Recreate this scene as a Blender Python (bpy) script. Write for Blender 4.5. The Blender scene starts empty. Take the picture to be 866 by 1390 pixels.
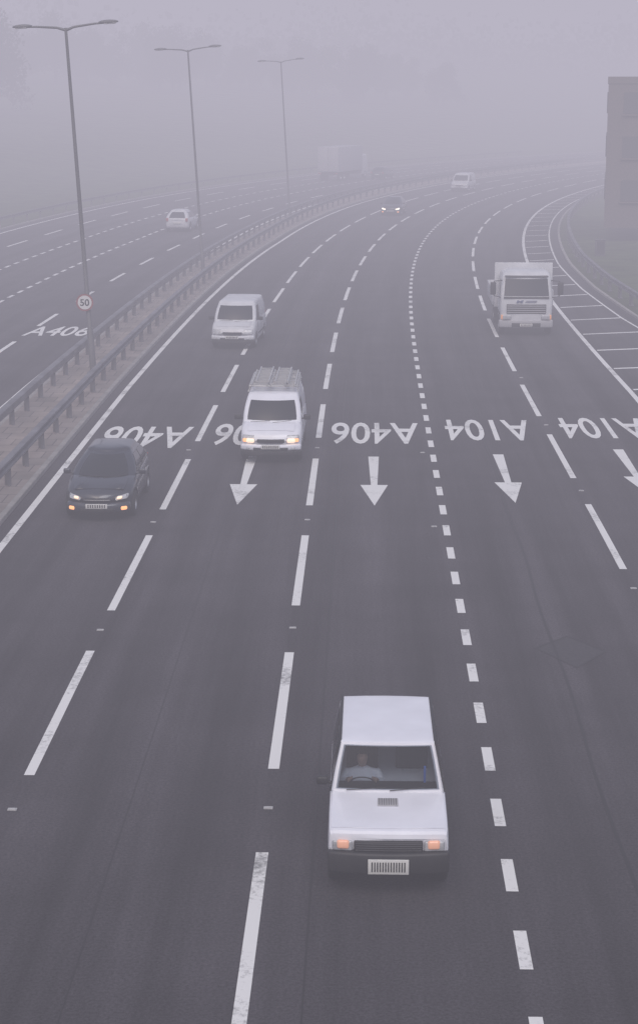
import bpy, bmesh, math, random
import numpy as np
from mathutils import Vector, Matrix
random.seed(7)
sc = bpy.context.scene
col = sc.collection
R = math.radians

# ------------------------------------------------------------------ materials
def mat(name, base, rough=0.6, metal=0.0, coat=0.0, var=0.0, scale=4.0, emit=None, es=0.0, spec=0.5):
    m = bpy.data.materials.new(name); m.use_nodes = True
    nt = m.node_tree; b = nt.nodes["Principled BSDF"]
    b.inputs["Base Color"].default_value = (*base, 1)
    b.inputs["Roughness"].default_value = rough
    b.inputs["Metallic"].default_value = metal
    b.inputs["Coat Weight"].default_value = coat
    b.inputs["Specular IOR Level"].default_value = spec
    if emit:
        b.inputs["Emission Color"].default_value = (*emit, 1)
        b.inputs["Emission Strength"].default_value = es
    if var > 0:
        tc = nt.nodes.new("ShaderNodeTexCoord"); n = nt.nodes.new("ShaderNodeTexNoise")
        n.inputs["Scale"].default_value = scale; n.inputs["Detail"].default_value = 6
        nt.links.new(tc.outputs["Object"], n.inputs["Vector"])
        r = nt.nodes.new("ShaderNodeValToRGB")
        r.color_ramp.elements[0].position = 0.3; r.color_ramp.elements[1].position = 0.7
        r.color_ramp.elements[0].color = (*[c*(1-var) for c in base], 1)
        r.color_ramp.elements[1].color = (*[min(1, c*(1+var)) for c in base], 1)
        nt.links.new(n.outputs["Fac"], r.inputs["Fac"]); nt.links.new(r.outputs["Color"], b.inputs["Base Color"])
    return m

M_white = mat("white_paint", (.76, .77, .83), .30, coat=.4, var=.05, scale=2)
M_white2 = mat("dirty_white_paint", (.58, .59, .62), .4, coat=.3, var=.10, scale=2)
M_dark = mat("dark_metallic_paint", (.028, .032, .044), .3, metal=.2, coat=.6)
M_glass = mat("dark_glass", (.012, .014, .016), .06, spec=.6)
M_black = mat("black_plastic", (.018, .018, .02), .55, var=.2)
M_grey = mat("grey_plastic", (.09, .09, .095), .6, var=.1)
M_vent = mat("pale_grey_vent", (.36, .36, .38), .6)
M_tyre = mat("tyre_rubber", (.02, .02, .021), .85, var=.2, scale=10)
M_rim = mat("wheel_silver", (.42, .42, .43), .35, metal=.7)
M_lens = mat("headlight_lens", (.40, .41, .43), .12, coat=.8, var=.25, scale=14)
M_amber_on = mat("amber_lamp_lit", (.5, .2, .06), .3, emit=(1, .40, .17), es=1.6)
M_amber_pale = mat("pale_amber_lamp", (.62, .34, .24), .3, coat=.5, emit=(1, .45, .28), es=.34)
M_amber_soft = mat("amber_lamp", (.6, .25, .08), .25, emit=(1, .42, .2), es=.35)
M_head_on = mat("headlight_lit", (.6, .55, .5), .3, emit=(1, .68, .46), es=1.2)
M_head_bright = mat("headlight_beam", (.8, .8, .75), .3, emit=(1, .9, .75), es=4)
M_red = mat("tail_lamp_red", (.35, .02, .02), .25)
M_plate = mat("number_plate_white", (.62, .62, .60), .5)
M_steel = mat("galvanised_steel", (.15, .15, .165), .6, metal=.25, var=.3, scale=1.2)
M_post = mat("lamp_column_steel", (.13, .13, .14), .6, metal=.2, var=.2, scale=1.0)
M_lampglass = mat("lamp_bowl", (.35, .35, .36), .3)
M_signwhite = mat("sign_white", (.62, .62, .62), .5)
M_signred = mat("sign_red", (.26, .085, .09), .5)
M_signblack = mat("sign_black", (.015, .015, .015), .5)
M_shirt = mat("pale_shirt", (.85, .86, .93), .9, var=.05, scale=12)
M_skin = mat("skin", (.52, .33, .25), .6)
M_hair = mat("dark_hair", (.05, .035, .025), .8)
M_trouser = mat("dark_trousers", (.03, .03, .05), .9)
M_seat = mat("seat_fabric", (.025, .025, .03), .9, var=.2, scale=20)
M_belt = mat("blue_cloth", (.08, .22, .8), .8)
M_logo = mat("logo_blue", (.09, .11, .22), .5)
M_alu = mat("ladder_aluminium", (.5, .5, .5), .4, metal=.4, var=.1)
M_wood = mat("tree_bark", (.07, .055, .045), .9, var=.3, scale=3)

def paint_marking():
    m = bpy.data.materials.new("road_paint"); m.use_nodes = True
    nt = m.node_tree; b = nt.nodes["Principled BSDF"]; b.inputs["Roughness"].default_value = .7
    tc = nt.nodes.new("ShaderNodeTexCoord")
    n = nt.nodes.new("ShaderNodeTexNoise"); n.inputs["Scale"].default_value = 11; n.inputs["Detail"].default_value = 8; n.inputs["Roughness"].default_value = .75
    n2 = nt.nodes.new("ShaderNodeTexNoise"); n2.inputs["Scale"].default_value = .8; n2.inputs["Detail"].default_value = 3
    nt.links.new(tc.outputs["Object"], n.inputs["Vector"]); nt.links.new(tc.outputs["Object"], n2.inputs["Vector"])
    ad = nt.nodes.new("ShaderNodeMath"); ad.operation = 'ADD'
    nt.links.new(n.outputs["Fac"], ad.inputs[0]); nt.links.new(n2.outputs["Fac"], ad.inputs[1])
    r = nt.nodes.new("ShaderNodeValToRGB")
    e = r.color_ramp.elements
    e[0].position = .34; e[0].color = (.22, .22, .22, 1); e[1].position = .47; e[1].color = (.73, .73, .72, 1)
    h = nt.nodes.new("ShaderNodeMath"); h.operation = 'MULTIPLY'; h.inputs[1].default_value = .5
    nt.links.new(ad.outputs[0], h.inputs[0]); nt.links.new(h.outputs[0], r.inputs["Fac"])
    nt.links.new(r.outputs["Color"], b.inputs["Base Color"])
    return m
M_paint = paint_marking()

def asphalt(name, tone=1.0):
    m = bpy.data.materials.new(name); m.use_nodes = True
    nt = m.node_tree; L = nt.links; b = nt.nodes["Principled BSDF"]
    uv = nt.nodes.new("ShaderNodeUVMap"); uv.uv_map = "UVMap"
    tc = nt.nodes.new("ShaderNodeTexCoord")
    def noise(vec, scale, detail=4, rough=.5):
        n = nt.nodes.new("ShaderNodeTexNoise"); n.inputs["Scale"].default_value = scale
        n.inputs["Detail"].default_value = detail; n.inputs["Roughness"].default_value = rough
        L.new(vec, n.inputs["Vector"]); return n.outputs["Fac"]
    mp = nt.nodes.new("ShaderNodeMapping"); mp.inputs["Scale"].default_value = (1.0, .035, 1); L.new(uv.outputs["UV"], mp.inputs["Vector"])
    streak = noise(mp.outputs["Vector"], 1.3, 5, .6)
    fine = noise(tc.outputs["Object"], 22, 6, .85)
    blot = noise(tc.outputs["Object"], .35, 4, .6)
    def mr(v, a, b_, c, d):
        n = nt.nodes.new("ShaderNodeMapRange"); n.inputs[1].default_value = a; n.inputs[2].default_value = b_
        n.inputs[3].default_value = c; n.inputs[4].default_value = d; L.new(v, n.inputs[0]); return n.outputs[0]
    def mul(a, c):
        n = nt.nodes.new("ShaderNodeMath"); n.operation = 'MULTIPLY'; L.new(a, n.inputs[0]); L.new(c, n.inputs[1]); return n.outputs[0]
    v = mul(mul(mr(streak, .3, .7, .60, 1.40), mr(fine, .3, .7, .25, 1.75)), mr(blot, .3, .7, .80, 1.20))
    sp = nt.nodes.new("ShaderNodeSeparateXYZ"); L.new(uv.outputs["UV"], sp.inputs[0])
    k = nt.nodes.new("ShaderNodeMath"); k.operation = 'MULTIPLY'; k.inputs[1].default_value = 2*math.pi/1.72
    L.new(sp.outputs[0], k.inputs[0])
    c = nt.nodes.new("ShaderNodeMath"); c.operation = 'COSINE'; L.new(k.outputs[0], c.inputs[0])
    v = mul(v, mr(c.outputs[0], -1, 1, .90, 1.10))
    mix = nt.nodes.new("ShaderNodeVectorMath"); mix.operation = 'SCALE'
    mix.inputs[0].default_value = (.040*tone, .0365*tone, .042*tone); L.new(v, mix.inputs["Scale"])
    L.new(mix.outputs[0], b.inputs["Base Color"])
    b.inputs["Roughness"].default_value = .85; b.inputs["Specular IOR Level"].default_value = .22
    return m
M_asph = asphalt("asphalt")
M_asph2 = asphalt("asphalt_opposite", 1.15)
M_seam = mat("tar_seam", (.010, .009, .010), .7)
M_patch = mat("tar_patch", (.024, .022, .025), .75, var=.3, scale=14)

def slabs():
    m = bpy.data.materials.new("paving_slabs"); m.use_nodes = True
    nt = m.node_tree; L = nt.links; b = nt.nodes["Principled BSDF"]; b.inputs["Roughness"].default_value = .85
    uv = nt.nodes.new("ShaderNodeUVMap"); uv.uv_map = "UVMap"
    br = nt.nodes.new("ShaderNodeTexBrick"); L.new(uv.outputs["UV"], br.inputs["Vector"])
    br.inputs["Scale"].default_value = 1; br.inputs["Brick Width"].default_value = .6; br.inputs["Row Height"].default_value = .9
    br.inputs["Mortar Size"].default_value = .015
    br.inputs["Color1"].default_value = (.32, .27, .245, 1); br.inputs["Color2"].default_value = (.25, .215, .195, 1)
    br.inputs["Mortar"].default_value = (.12, .105, .10, 1)
    n = nt.nodes.new("ShaderNodeTexNoise"); n.inputs["Scale"].default_value = .7; n.inputs["Detail"].default_value = 7
    L.new(uv.outputs["UV"], n.inputs["Vector"])
    mx = nt.nodes.new("ShaderNodeMix"); mx.data_type = 'RGBA'; mx.blend_type = 'MULTIPLY'; mx.inputs[0].default_value = .8
    rr = nt.nodes.new("ShaderNodeValToRGB"); rr.color_ramp.elements[0].position = .35; rr.color_ramp.elements[1].position = .65
    rr.color_ramp.elements[0].color = (.6, .6, .6, 1); L.new(n.outputs["Fac"], rr.inputs["Fac"])
    L.new(br.outputs["Color"], mx.inputs[6]); L.new(rr.outputs["Color"], mx.inputs[7]); L.new(mx.outputs[2], b.inputs["Base Color"])
    return m
M_slab = slabs()
M_kerb = mat("kerb_concrete", (.26, .25, .24), .85, var=.2, scale=2)
M_grass = mat("grass", (.055, .075, .03), .95, var=.4, scale=.5, spec=.1)
M_leaf = mat("foliage", (.05, .058, .038), .9, var=.5, scale=.5, spec=.1)

def brickm():
    m = bpy.data.materials.new("dark_brick"); m.use_nodes = True
    nt = m.node_tree; L = nt.links; b = nt.nodes["Principled BSDF"]; b.inputs["Roughness"].default_value = .9
    tc = nt.nodes.new("ShaderNodeTexCoord"); mp = nt.nodes.new("ShaderNodeMapping"); mp.inputs["Rotation"].default_value = (R(90), 0, 0)
    L.new(tc.outputs["Object"], mp.inputs["Vector"])
    br = nt.nodes.new("ShaderNodeTexBrick"); br.inputs["Scale"].default_value = 4
    br.inputs["Color1"].default_value = (.13, .10, .095, 1); br.inputs["Color2"].default_value = (.10, .085, .08, 1); br.inputs["Mortar"].default_value = (.15, .14, .135, 1)
    L.new(mp.outputs[0], br.inputs["Vector"]); L.new(br.outputs["Color"], b.inputs["Base Color"])
    return m
M_brick = brickm()

def clear_glass():
    m = bpy.data.materials.new("windscreen_glass"); m.use_nodes = True
    nt = m.node_tree; nt.nodes.clear()
    o = nt.nodes.new("ShaderNodeOutputMaterial"); t = nt.nodes.new("ShaderNodeBsdfTransparent"); t.inputs[0].default_value = (.50, .54, .58, 1)
    g = nt.nodes.new("ShaderNodeBsdfGlossy"); g.inputs["Roughness"].default_value = .05
    f = nt.nodes.new("ShaderNodeFresnel"); f.inputs["IOR"].default_value = 1.5
    mx = nt.nodes.new("ShaderNodeMixShader")
    nt.links.new(f.outputs[0], mx.inputs[0]); nt.links.new(t.outputs[0], mx.inputs[1]); nt.links.new(g.outputs[0], mx.inputs[2])
    nt.links.new(mx.outputs[0], o.inputs["Surface"])
    return m
M_clear = clear_glass()

# ------------------------------------------------------------------ helpers
def link(o, parent=None):
    col.objects.link(o)
    if parent is not None: o.parent = parent
    return o

def finish(bm, me, smooth, sharp):
    bmesh.ops.recalc_face_normals(bm, faces=bm.faces)
    if smooth:
        for f in bm.faces: f.smooth = True
        for e in bm.edges:
            if len(e.link_faces) == 2 and e.calc_face_angle(0) > R(sharp): e.smooth = False
    bm.to_mesh(me); bm.free()

def mobj(name, V, F, m, parent=None, smooth=False, sharp=35, doubles=False):
    me = bpy.data.meshes.new(name)
    bm = bmesh.new()
    vs = [bm.verts.new(v) for v in V]
    for f in F:
        try: bm.faces.new([vs[i] for i in f])
        except ValueError: pass
    if doubles: bmesh.ops.remove_doubles(bm, verts=bm.verts, dist=1e-5)
    finish(bm, me, smooth, sharp)
    me.materials.append(m)
    return link(bpy.data.objects.new(name, me), parent)

def empty(name, loc=(0, 0, 0), rz=0, label=None, category=None, group=None):
    o = bpy.data.objects.new(name, None); o.empty_display_size = .3
    o.location = loc; o.rotation_euler = (0, 0, rz); col.objects.link(o)
    if label: o["label"] = label
    if category: o["category"] = category
    if group: o["group"] = group
    return o

def tag(o, label, category=None, kind=None, group=None):
    o["label"] = label
    if category: o["category"] = category
    if kind: o["kind"] = kind
    if group: o["group"] = group
    return o

def box(name, c, s, m, parent=None, bev=.0, segs=2):
    me = bpy.data.meshes.new(name); bm = bmesh.new()
    bmesh.ops.create_cube(bm, size=1)
    for v in bm.verts: v.co = Vector((v.co.x*s[0]+c[0], v.co.y*s[1]+c[1], v.co.z*s[2]+c[2]))
    if bev > 0: bmesh.ops.bevel(bm, geom=list(bm.edges), offset=bev, segments=segs, affect='EDGES', profile=.5)
    finish(bm, me, bev > 0, 50); me.materials.append(m)
    return link(bpy.data.objects.new(name, me), parent)

def tube_geo(pts, radii, n=10, cap=True):
    pts = [Vector(p) for p in pts]; V = []; F = []
    for i, p in enumerate(pts):
        a = pts[max(i-1, 0)]; b = pts[min(i+1, len(pts)-1)]; t = (b-a).normalized()
        ref = Vector((0, 0, 1)) if abs(t.z) < .9 else Vector((1, 0, 0))
        u = t.cross(ref).normalized(); w = t.cross(u)
        for k in range(n):
            an = 2*math.pi*k/n
            V.append(p + (u*math.cos(an)+w*math.sin(an))*radii[i])
    for i in range(len(pts)-1):
        for k in range(n):
            F.append((i*n+k, i*n+(k+1) % n, (i+1)*n+(k+1) % n, (i+1)*n+k))
    if cap: F.append(tuple(range(n))[::-1]); F.append(tuple((len(pts)-1)*n+k for k in range(n)))
    return V, F
def tube(name, pts, radii, m, parent=None, n=10, cap=True):
    V, F = tube_geo(pts, radii, n, cap)
    return mobj(name, V, F, m, parent, smooth=True, sharp=50)

def merge_geo(parts):
    V = []; F = []
    for v, f in parts:
        o = len(V); V += list(v); F += [tuple(i+o for i in q) for q in f]
    return V, F

def box_geo(c, s):
    x, y, z = s[0]/2, s[1]/2, s[2]/2
    V = [(c[0]+a*x, c[1]+b*y, c[2]+d*z) for a in (-1, 1) for b in (-1, 1) for d in (-1, 1)]
    F = [(0, 1, 3, 2), (4, 6, 7, 5), (0, 4, 5, 1), (2, 3, 7, 6), (0, 2, 6, 4), (1, 5, 7, 3)]
    return V, F

def text_geo(body, w, h, offset=.0):
    cu = bpy.data.curves.new("t", 'FONT'); cu.body = body; cu.offset = offset; cu.resolution_u = 4
    o = bpy.data.objects.new("t", cu); col.objects.link(o); bpy.context.view_layer.update()
    dg = bpy.context.evaluated_depsgraph_get()
    me = bpy.data.meshes.new_from_object(o.evaluated_get(dg))
    V = np.array([v.co[:] for v in me.vertices]); F = [tuple(p.vertices) for p in me.polygons]
    bpy.data.objects.remove(o); bpy.data.meshes.remove(me)
    mn = V.min(0); mx = V.max(0)
    V = (V-mn)/np.maximum(mx-mn, 1e-9)-.5
    return [(v[0]*w, v[1]*h, 0) for v in V], F

# ------------------------------------------------------------------ road alignment
DS = 1.0
S = np.arange(-60, 561, DS)
kap = np.where(S < 50, 0, np.where(S < 160, 3.3e-5*(S-50), 3.3e-5*110))
PH = np.zeros(len(S)); X = np.zeros(len(S)); Y = np.zeros(len(S))
i0 = int(np.where(S == 50)[0][0])
PH[i0] = .026; X[i0] = 3.25; Y[i0] = 50
for i in range(i0+1, len(S)):
    PH[i] = PH[i-1]+kap[i]*DS; X[i] = X[i-1]+math.sin(PH[i])*DS; Y[i] = Y[i-1]+math.cos(PH[i])*DS
for i in range(i0-1, -1, -1):
    PH[i] = .026; X[i] = X[i+1]-math.sin(.026)*DS; Y[i] = Y[i+1]-math.cos(.026)*DS

def P(s, off, z=0):
    x = np.interp(s, S, X); y = np.interp(s, S, Y); p = np.interp(s, S, PH)
    return (float(x+off*math.cos(p)), float(y-off*math.sin(p)), z)
def heading(s): return float(np.interp(s, S, PH))
def s_of(x, y): return float(S[np.argmin((X-x)**2+(Y-y)**2)])

def const(c): return lambda s: c
def prof(ss, vv): return lambda s: float(np.interp(s, ss, vv))
shr = prof([0, 60, 120, 160, 600], [1, 1, .95, .99, 1])
offE0 = lambda s: -10.15*shr(s)
offL1 = lambda s: -6.98*prof([0, 30, 90, 160, 600], [1, 1, .945, .94, .96])(s)
offL2 = lambda s: -3.3*prof([0, 60, 110, 600], [1, 1, .95, .95])(s)
offD2 = prof([0, 40, 80, 600], [3.68, 3.66, 3.47, 3.45])
offS = prof([0, 60, 105, 600], [7.2, 7.15, 6.72, 6.65])
offR2 = prof([0, 50, 65, 80, 92, 105, 600], [13.2, 12.2, 10.8, 9.5, 8.85, 8.5, 8.3])
edgeR = lambda s: offR2(s)+.6
offK = lambda s: offE0(s)-.42
offK2 = lambda s: offE0(s)-3.0

def strip(name, fa, fb, s0, s1, z, m, parent=None, step=2.0):
    ss = np.arange(s0, s1+.01, step); V = []; F = []; UV = []
    for s in ss:
        a, b = fa(s), fb(s)
        V += [P(s, a, z), P(s, b, z)]; UV += [(a, s), (b, s)]
    for i in range(len(ss)-1): F.append((2*i, 2*i+1, 2*i+3, 2*i+2))
    me = bpy.data.meshes.new(name); me.from_pydata(V, [], F)
    uv = me.uv_layers.new(name="UVMap")
    for l in me.loops: uv.data[l.index].uv = UV[l.vertex_index]
    me.materials.append(m)
    return link(bpy.data.objects.new(name, me), parent)

def dashes(name, f, s_start, period, length, width, s_end, parent, z=.006, label=None):
    V = []; F = []; s = s_start
    while s < s_end:
        n = max(2, int(length/2)+1)
        b = len(V)
        for k in range(n):
            q = s+length*k/(n-1); V += [P(q, f(q)-width/2, z), P(q, f(q)+width/2, z)]
        for k in range(n-1): F.append((b+2*k, b+2*k+1, b+2*k+3, b+2*k+2))
        s += period
    o = mobj(name, V, F, M_paint, parent)
    if label: o["label"] = label
    return o

S0, S1 = -40, 540
road = strip("road", lambda s: offK(s)+.0, edgeR, S0, S1, 0.0, M_asph)
tag(road, "grey asphalt motorway carriageway with white lane markings", "road", "structure")
road2 = strip("road", lambda s: offE0(s)-21.6, offK2, S0, S1, 0.0, M_asph2)
tag(road2, "opposite asphalt carriageway curving away into fog", "road", "structure")

dashes("lane_line", offL1, 24.9-8.63*4, 8.63, 6.05, .16, 330, road)
dashes("lane_line", offL2, 25.25-8.72*4, 8.72, 5.7, .17, 330, road)
dashes("lane_line", offD2, 36.9-9.12*5, 9.12, 6.1, .16, 330, road)
dashes("lane_line", const(0), 19.05-2.07*16, 2.07, .98, .16, 330, road, label="line of short closely spaced white dashes")
strip("edge_line", lambda s: offE0(s)-.09, lambda s: offE0(s)+.09, S0, S1, .006, M_paint, road)
strip("edge_line", lambda s: offS(s)-.09, lambda s: offS(s)+.09, S0, S1, .006, M_paint, road)
strip("edge_line", lambda s: offR2(s)-.05, lambda s: offR2(s)+.05, S0, S1, .006, M_paint, road)
V = []; F = []; s = 18.0
while s < 250:
    b = len(V); a0 = offS(s)+.16; b0 = offR2(s)-.14; w = .12
    V += [P(s-w, a0, .006), P(s+.9-w, b0, .006), P(s+.9+w, b0, .006), P(s+w, a0, .006)]
    F.append((b, b+1, b+2, b+3)); s += 4.7
mobj("hatched_marking", V, F, M_paint, road)
strip("tar_joint", lambda s: 1.575+.03*math.sin(s*.7), lambda s: 1.625+.03*math.sin(s*.7), 10, 110, .004, M_seam, road, 1.0)
strip("tar_joint", const(-2.62), const(-2.60), 0, 62, .004, M_seam, road)
strip("tar_joint", const(-5.32), const(-5.305), 0, 90, .004, M_seam, road)
pc = [(4.04, 31.3), (4.62, 30.2), (5.25, 31.1), (4.7, 32.0)]
mobj("tar_patch", [(x, y, .003) for x, y in pc], [(0, 1, 2, 3)], M_patch, road)
cx = sum(p[0] for p in pc)/4; cy = sum(p[1] for p in pc)/4
V = [(cx+(x-cx)*k, cy+(y-cy)*k, .006) for k in (1.0, 1.07) for x, y in pc]
mobj("tar_joint", V, [(i, (i+1) % 4, 4+(i+1) % 4, 4+i) for i in range(4)], M_seam, road)

def lettering(body, s, off, w, h, flip, parent):
    Vt, Ft = text_geo(body, w, h, .012)
    p = P(s, off, .006); a = -heading(s)+(math.pi if flip else 0)
    ca, sa = math.cos(a), math.sin(a)
    V = [(p[0]+v[0]*ca-v[1]*sa, p[1]+v[0]*sa+v[1]*ca, .006) for v in Vt]
    o = mobj("route_lettering", V, Ft, M_paint, parent)
    o["label"] = "white painted %s lettering stretched along the lane" % body
    return o
lettering("A406", 51.4, -8.45, 2.6, 3.35, True, road)
lettering("A406", 51.9, -5.15, 2.6, 3.35, True, road)
lettering("A406", 52.2, -1.62, 2.65, 3.35, True, road)
lettering("A104", 52.8, 1.82, 2.6, 3.35, True, road)
lettering("A104", 53.2, 5.35, 2.6, 3.35, True, road)
lettering("A406", 74.6, -15.1, 2.7, 3.0, False, road2)

def arrow(s_tip, off, parent):
    L = 6.0
    pts = [(0, 0), (2.35, -.36), (2.35, -.085), (L, -.15), (L, .15), (2.35, .085), (2.35, .36)]
    V = [P(s_tip+a, off+b, .006) for a, b in pts]
    mobj("direction_arrow", V, [(0, 1, 2), (0, 2, 5), (0, 5, 6), (2, 3, 4, 5)], M_paint, parent)
arrow(42.4, -8.5, road); arrow(42.7, -5.1, road); arrow(42.7, -1.68, road); arrow(43.1, 1.85, road); arrow(43.9, 5.35, road)

strip("edge_line", lambda s: offK2(s)-.65, lambda s: offK2(s)-.47, S0, S1, .006, M_paint, road2)
o1 = lambda s: offK2(s)-3.3; o2 = lambda s: offK2(s)-7.0; o3 = lambda s: offK2(s)-10.8; o4 = lambda s: offK2(s)-14.3
dashes("lane_line", o1, 76.2-9*8, 9, 4.2, .18, 300, road2)
dashes("lane_line", o2, 70-2.07*20, 2.07, 1.05, .18, 300, road2)
dashes("lane_line", o3, 70-2.07*10, 2.07, 1.05, .18, 300, road2)
dashes("lane_line", o4, 60, 9, 4.6, .18, 300, road2)
strip("edge_line", lambda s: offE0(s)-20.9, lambda s: offE0(s)-20.72, S0, S1, .006, M_paint, road2)

def profile_strip(name, prof_pts, s0, s1, m, step=2.0, parent=None):
    ss = np.arange(s0, s1+.01, step); V = []; F = []; UV = []
    n = len(prof_pts(0))
    for s in ss:
        for o, z in prof_pts(s): V.append(P(s, o, z)); UV.append((o+z, s))
    for i in range(len(ss)-1):
        for k in range(n-1): F.append((i*n+k, i*n+k+1, (i+1)*n+k+1, (i+1)*n+k))
    me = bpy.data.meshes.new(name); me.from_pydata(V, [], F)
    uv = me.uv_layers.new(name="UVMap")
    for l in me.loops: uv.data[l.index].uv = UV[l.vertex_index]
    me.materials.append(m); me.validate()
    return link(bpy.data.objects.new(name, me), parent)
med = profile_strip("pavement", lambda s: [(offK2(s)+.15, .12), (offK(s)-.15, .12)], S0, S1, M_slab)
tag(med, "brown paved central reservation between the carriageways", "pavement", "structure")
k1 = profile_strip("kerb", lambda s: [(offK(s)-.15, .118), (offK(s)-.14, .125), (offK(s)-.02, .125), (offK(s), .11), (offK(s)+.005, -.05)], S0, S1, M_kerb)
tag(k1, "concrete kerb along the central reservation", "kerb", "structure")
k2 = profile_strip("kerb", lambda s: [(offK2(s)-.005, -.05), (offK2(s), .11), (offK2(s)+.02, .125), (offK2(s)+.14, .125), (offK2(s)+.15, .118)], S0, S1, M_kerb)
tag(k2, "concrete kerb on far side of the central reservation", "kerb", "structure")
k3 = profile_strip("kerb", lambda s: [(edgeR(s)-.005, -.05), (edgeR(s), .11), (edgeR(s)+.14, .12), (edgeR(s)+.15, -.1)], S0, S1, M_kerb)
tag(k3, "concrete kerb beside the grass verge", "kerb", "structure")
k4 = profile_strip("kerb", lambda s: [(offE0(s)-21.75, -.1), (offE0(s)-21.74, .12), (offE0(s)-21.6, .11), (offE0(s)-21.595, -.05)], S0, S1, M_kerb)
tag(k4, "concrete kerb at outer edge of the opposite carriageway", "kerb", "structure")

# ------------------------------------------------------------------ terrain
gx = np.concatenate([[-2400, -1200, -700, -450, -300], np.arange(-220, 321, 4.0), [400, 550, 800, 1300, 2400]])
gy = np.concatenate([[-1500, -600, -250], np.arange(-120, 541, 4.0), [620, 750, 1000, 1500, 2400]])
GX, GY = np.meshgrid(gx, gy)
fx, fy = GX.ravel(), GY.ravel()
hz = np.zeros(len(fx))
Sx = X[::3]; Sy = Y[::3]; Sp = PH[::3]; Ss = S[::3]
def terrain(x, y):
    d2 = (Sx[None, :]-x[:, None])**2+(Sy[None, :]-y[:, None])**2
    j = d2.argmin(1); dx = x-Sx[j]; dy = y-Sy[j]
    off = dx*np.cos(Sp[j])-dy*np.sin(Sp[j]); d = np.sqrt(d2[np.arange(len(x)), j])
    off = np.where(np.abs(off) < d*.5, np.sign(off+1e-9)*d, off)
    s = Ss[j]
    er = np.interp(s, [0, 50, 65, 80, 92, 105, 600], [13.8, 12.8, 11.4, 10.1, 9.45, 9.1, 8.9])
    l = np.maximum(0, -off-38); r = np.maximum(0, off-er-6)
    z = -.06 + np.where(l > 0, np.minimum(l, 260)*.10*np.clip(l/25, 0, 1)+np.maximum(l-260, 0)*.03, 0)
    z = z + np.where(r > 0, 3.2*(1-np.exp(-r/9.0))*np.clip(r/5, 0, 1), 0)
    return z
for a in range(0, len(fx), 4000): hz[a:a+4000] = terrain(fx[a:a+4000], fy[a:a+4000])
rng = np.random.RandomState(3)
hz += np.where(hz > .5, rng.uniform(-.25, .25, len(hz)), 0)
nx = len(gx); ny = len(gy)
F = [(j*nx+i, j*nx+i+1, (j+1)*nx+i+1, (j+1)*nx+i) for j in range(ny-1) for i in range(nx-1)]
me = bpy.data.meshes.new("ground"); me.from_pydata(list(zip(fx.tolist(), fy.tolist(), hz.tolist())), [], F)
for p in me.polygons: p.use_smooth = True
me.materials.append(M_grass)
ground = link(bpy.data.objects.new("ground", me)); tag(ground, "grass verges and rising banks beside the road", "ground", "structure")
def gz(x, y): return float(terrain(np.array([x]), np.array([y]))[0])

# ------------------------------------------------------------------ crash barriers
def barrier(f, s0, s1, sp, base, label, face=1):
    root = empty("crash_barrier", P(s0, f(s0), base), label=label, category="crash barrier", group="steel crash barriers along the road")
    ox, oy, oz = root.location
    sec = [(-.10, .53), (-.10, .73), (-.04, .75), (.10, .75), (.10, .70), (.02, .66), (.02, .60), (.10, .56), (.10, .51), (-.04, .51)]
    ss = np.arange(s0, s1+.01, 2.4); V = []; F = []; n = len(sec)
    for s in ss:
        for a, z in sec:
            p = P(s, f(s)+a*face, z); V.append((p[0]-ox, p[1]-oy, p[2]))
    for i in range(len(ss)-1):
        for k in range(n): F.append((i*n+k, i*n+(k+1) % n, (i+1)*n+(k+1) % n, (i+1)*n+k))
    F.append(tuple(range(n))); F.append(tuple((len(ss)-1)*n+k for k in range(n)))
    mobj("rail", V, F, M_steel, root)
    g = merge_geo([box_geo((-.03, 0, .27), (.012, .11, .62)), box_geo((.02, -.05, .27), (.10, .012, .62)), box_geo((-.075, .05, .27), (.09, .012, .62)), box_geo((0, 0, -.03), (.22, .22, .03))])
    pm = None; s = s0+.6; c = 0
    while s < s1-.5 and c < 99:
        p = P(s, f(s), 0)
        if pm is None:
            o = mobj("post", g[0], g[1], M_steel, root); pm = o.data
        else:
            o = bpy.data.objects.new("post", pm); link(o, root)
        o.location = (p[0]-ox, p[1]-oy, 0); o.rotation_euler = (0, 0, -heading(s)); s += sp; c += 1
barrier(lambda s: offE0(s)-.95, 34, 240, 2.4, .12, "grey steel crash barrier at kerb of the central reservation")
barrier(lambda s: offE0(s)-2.5, 40, 250, 2.4, .12, "grey steel crash barrier on far side of the central reservation", -1)
barrier(lambda s: edgeR(s)+.75, 62, 230, 3.2, 0, "grey steel crash barrier along the grass verge", -1)
barrier(lambda s: offE0(s)-22.6, 100, 270, 3.2, 0, "grey steel crash barrier at outer edge of the opposite carriageway", 1)

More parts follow.
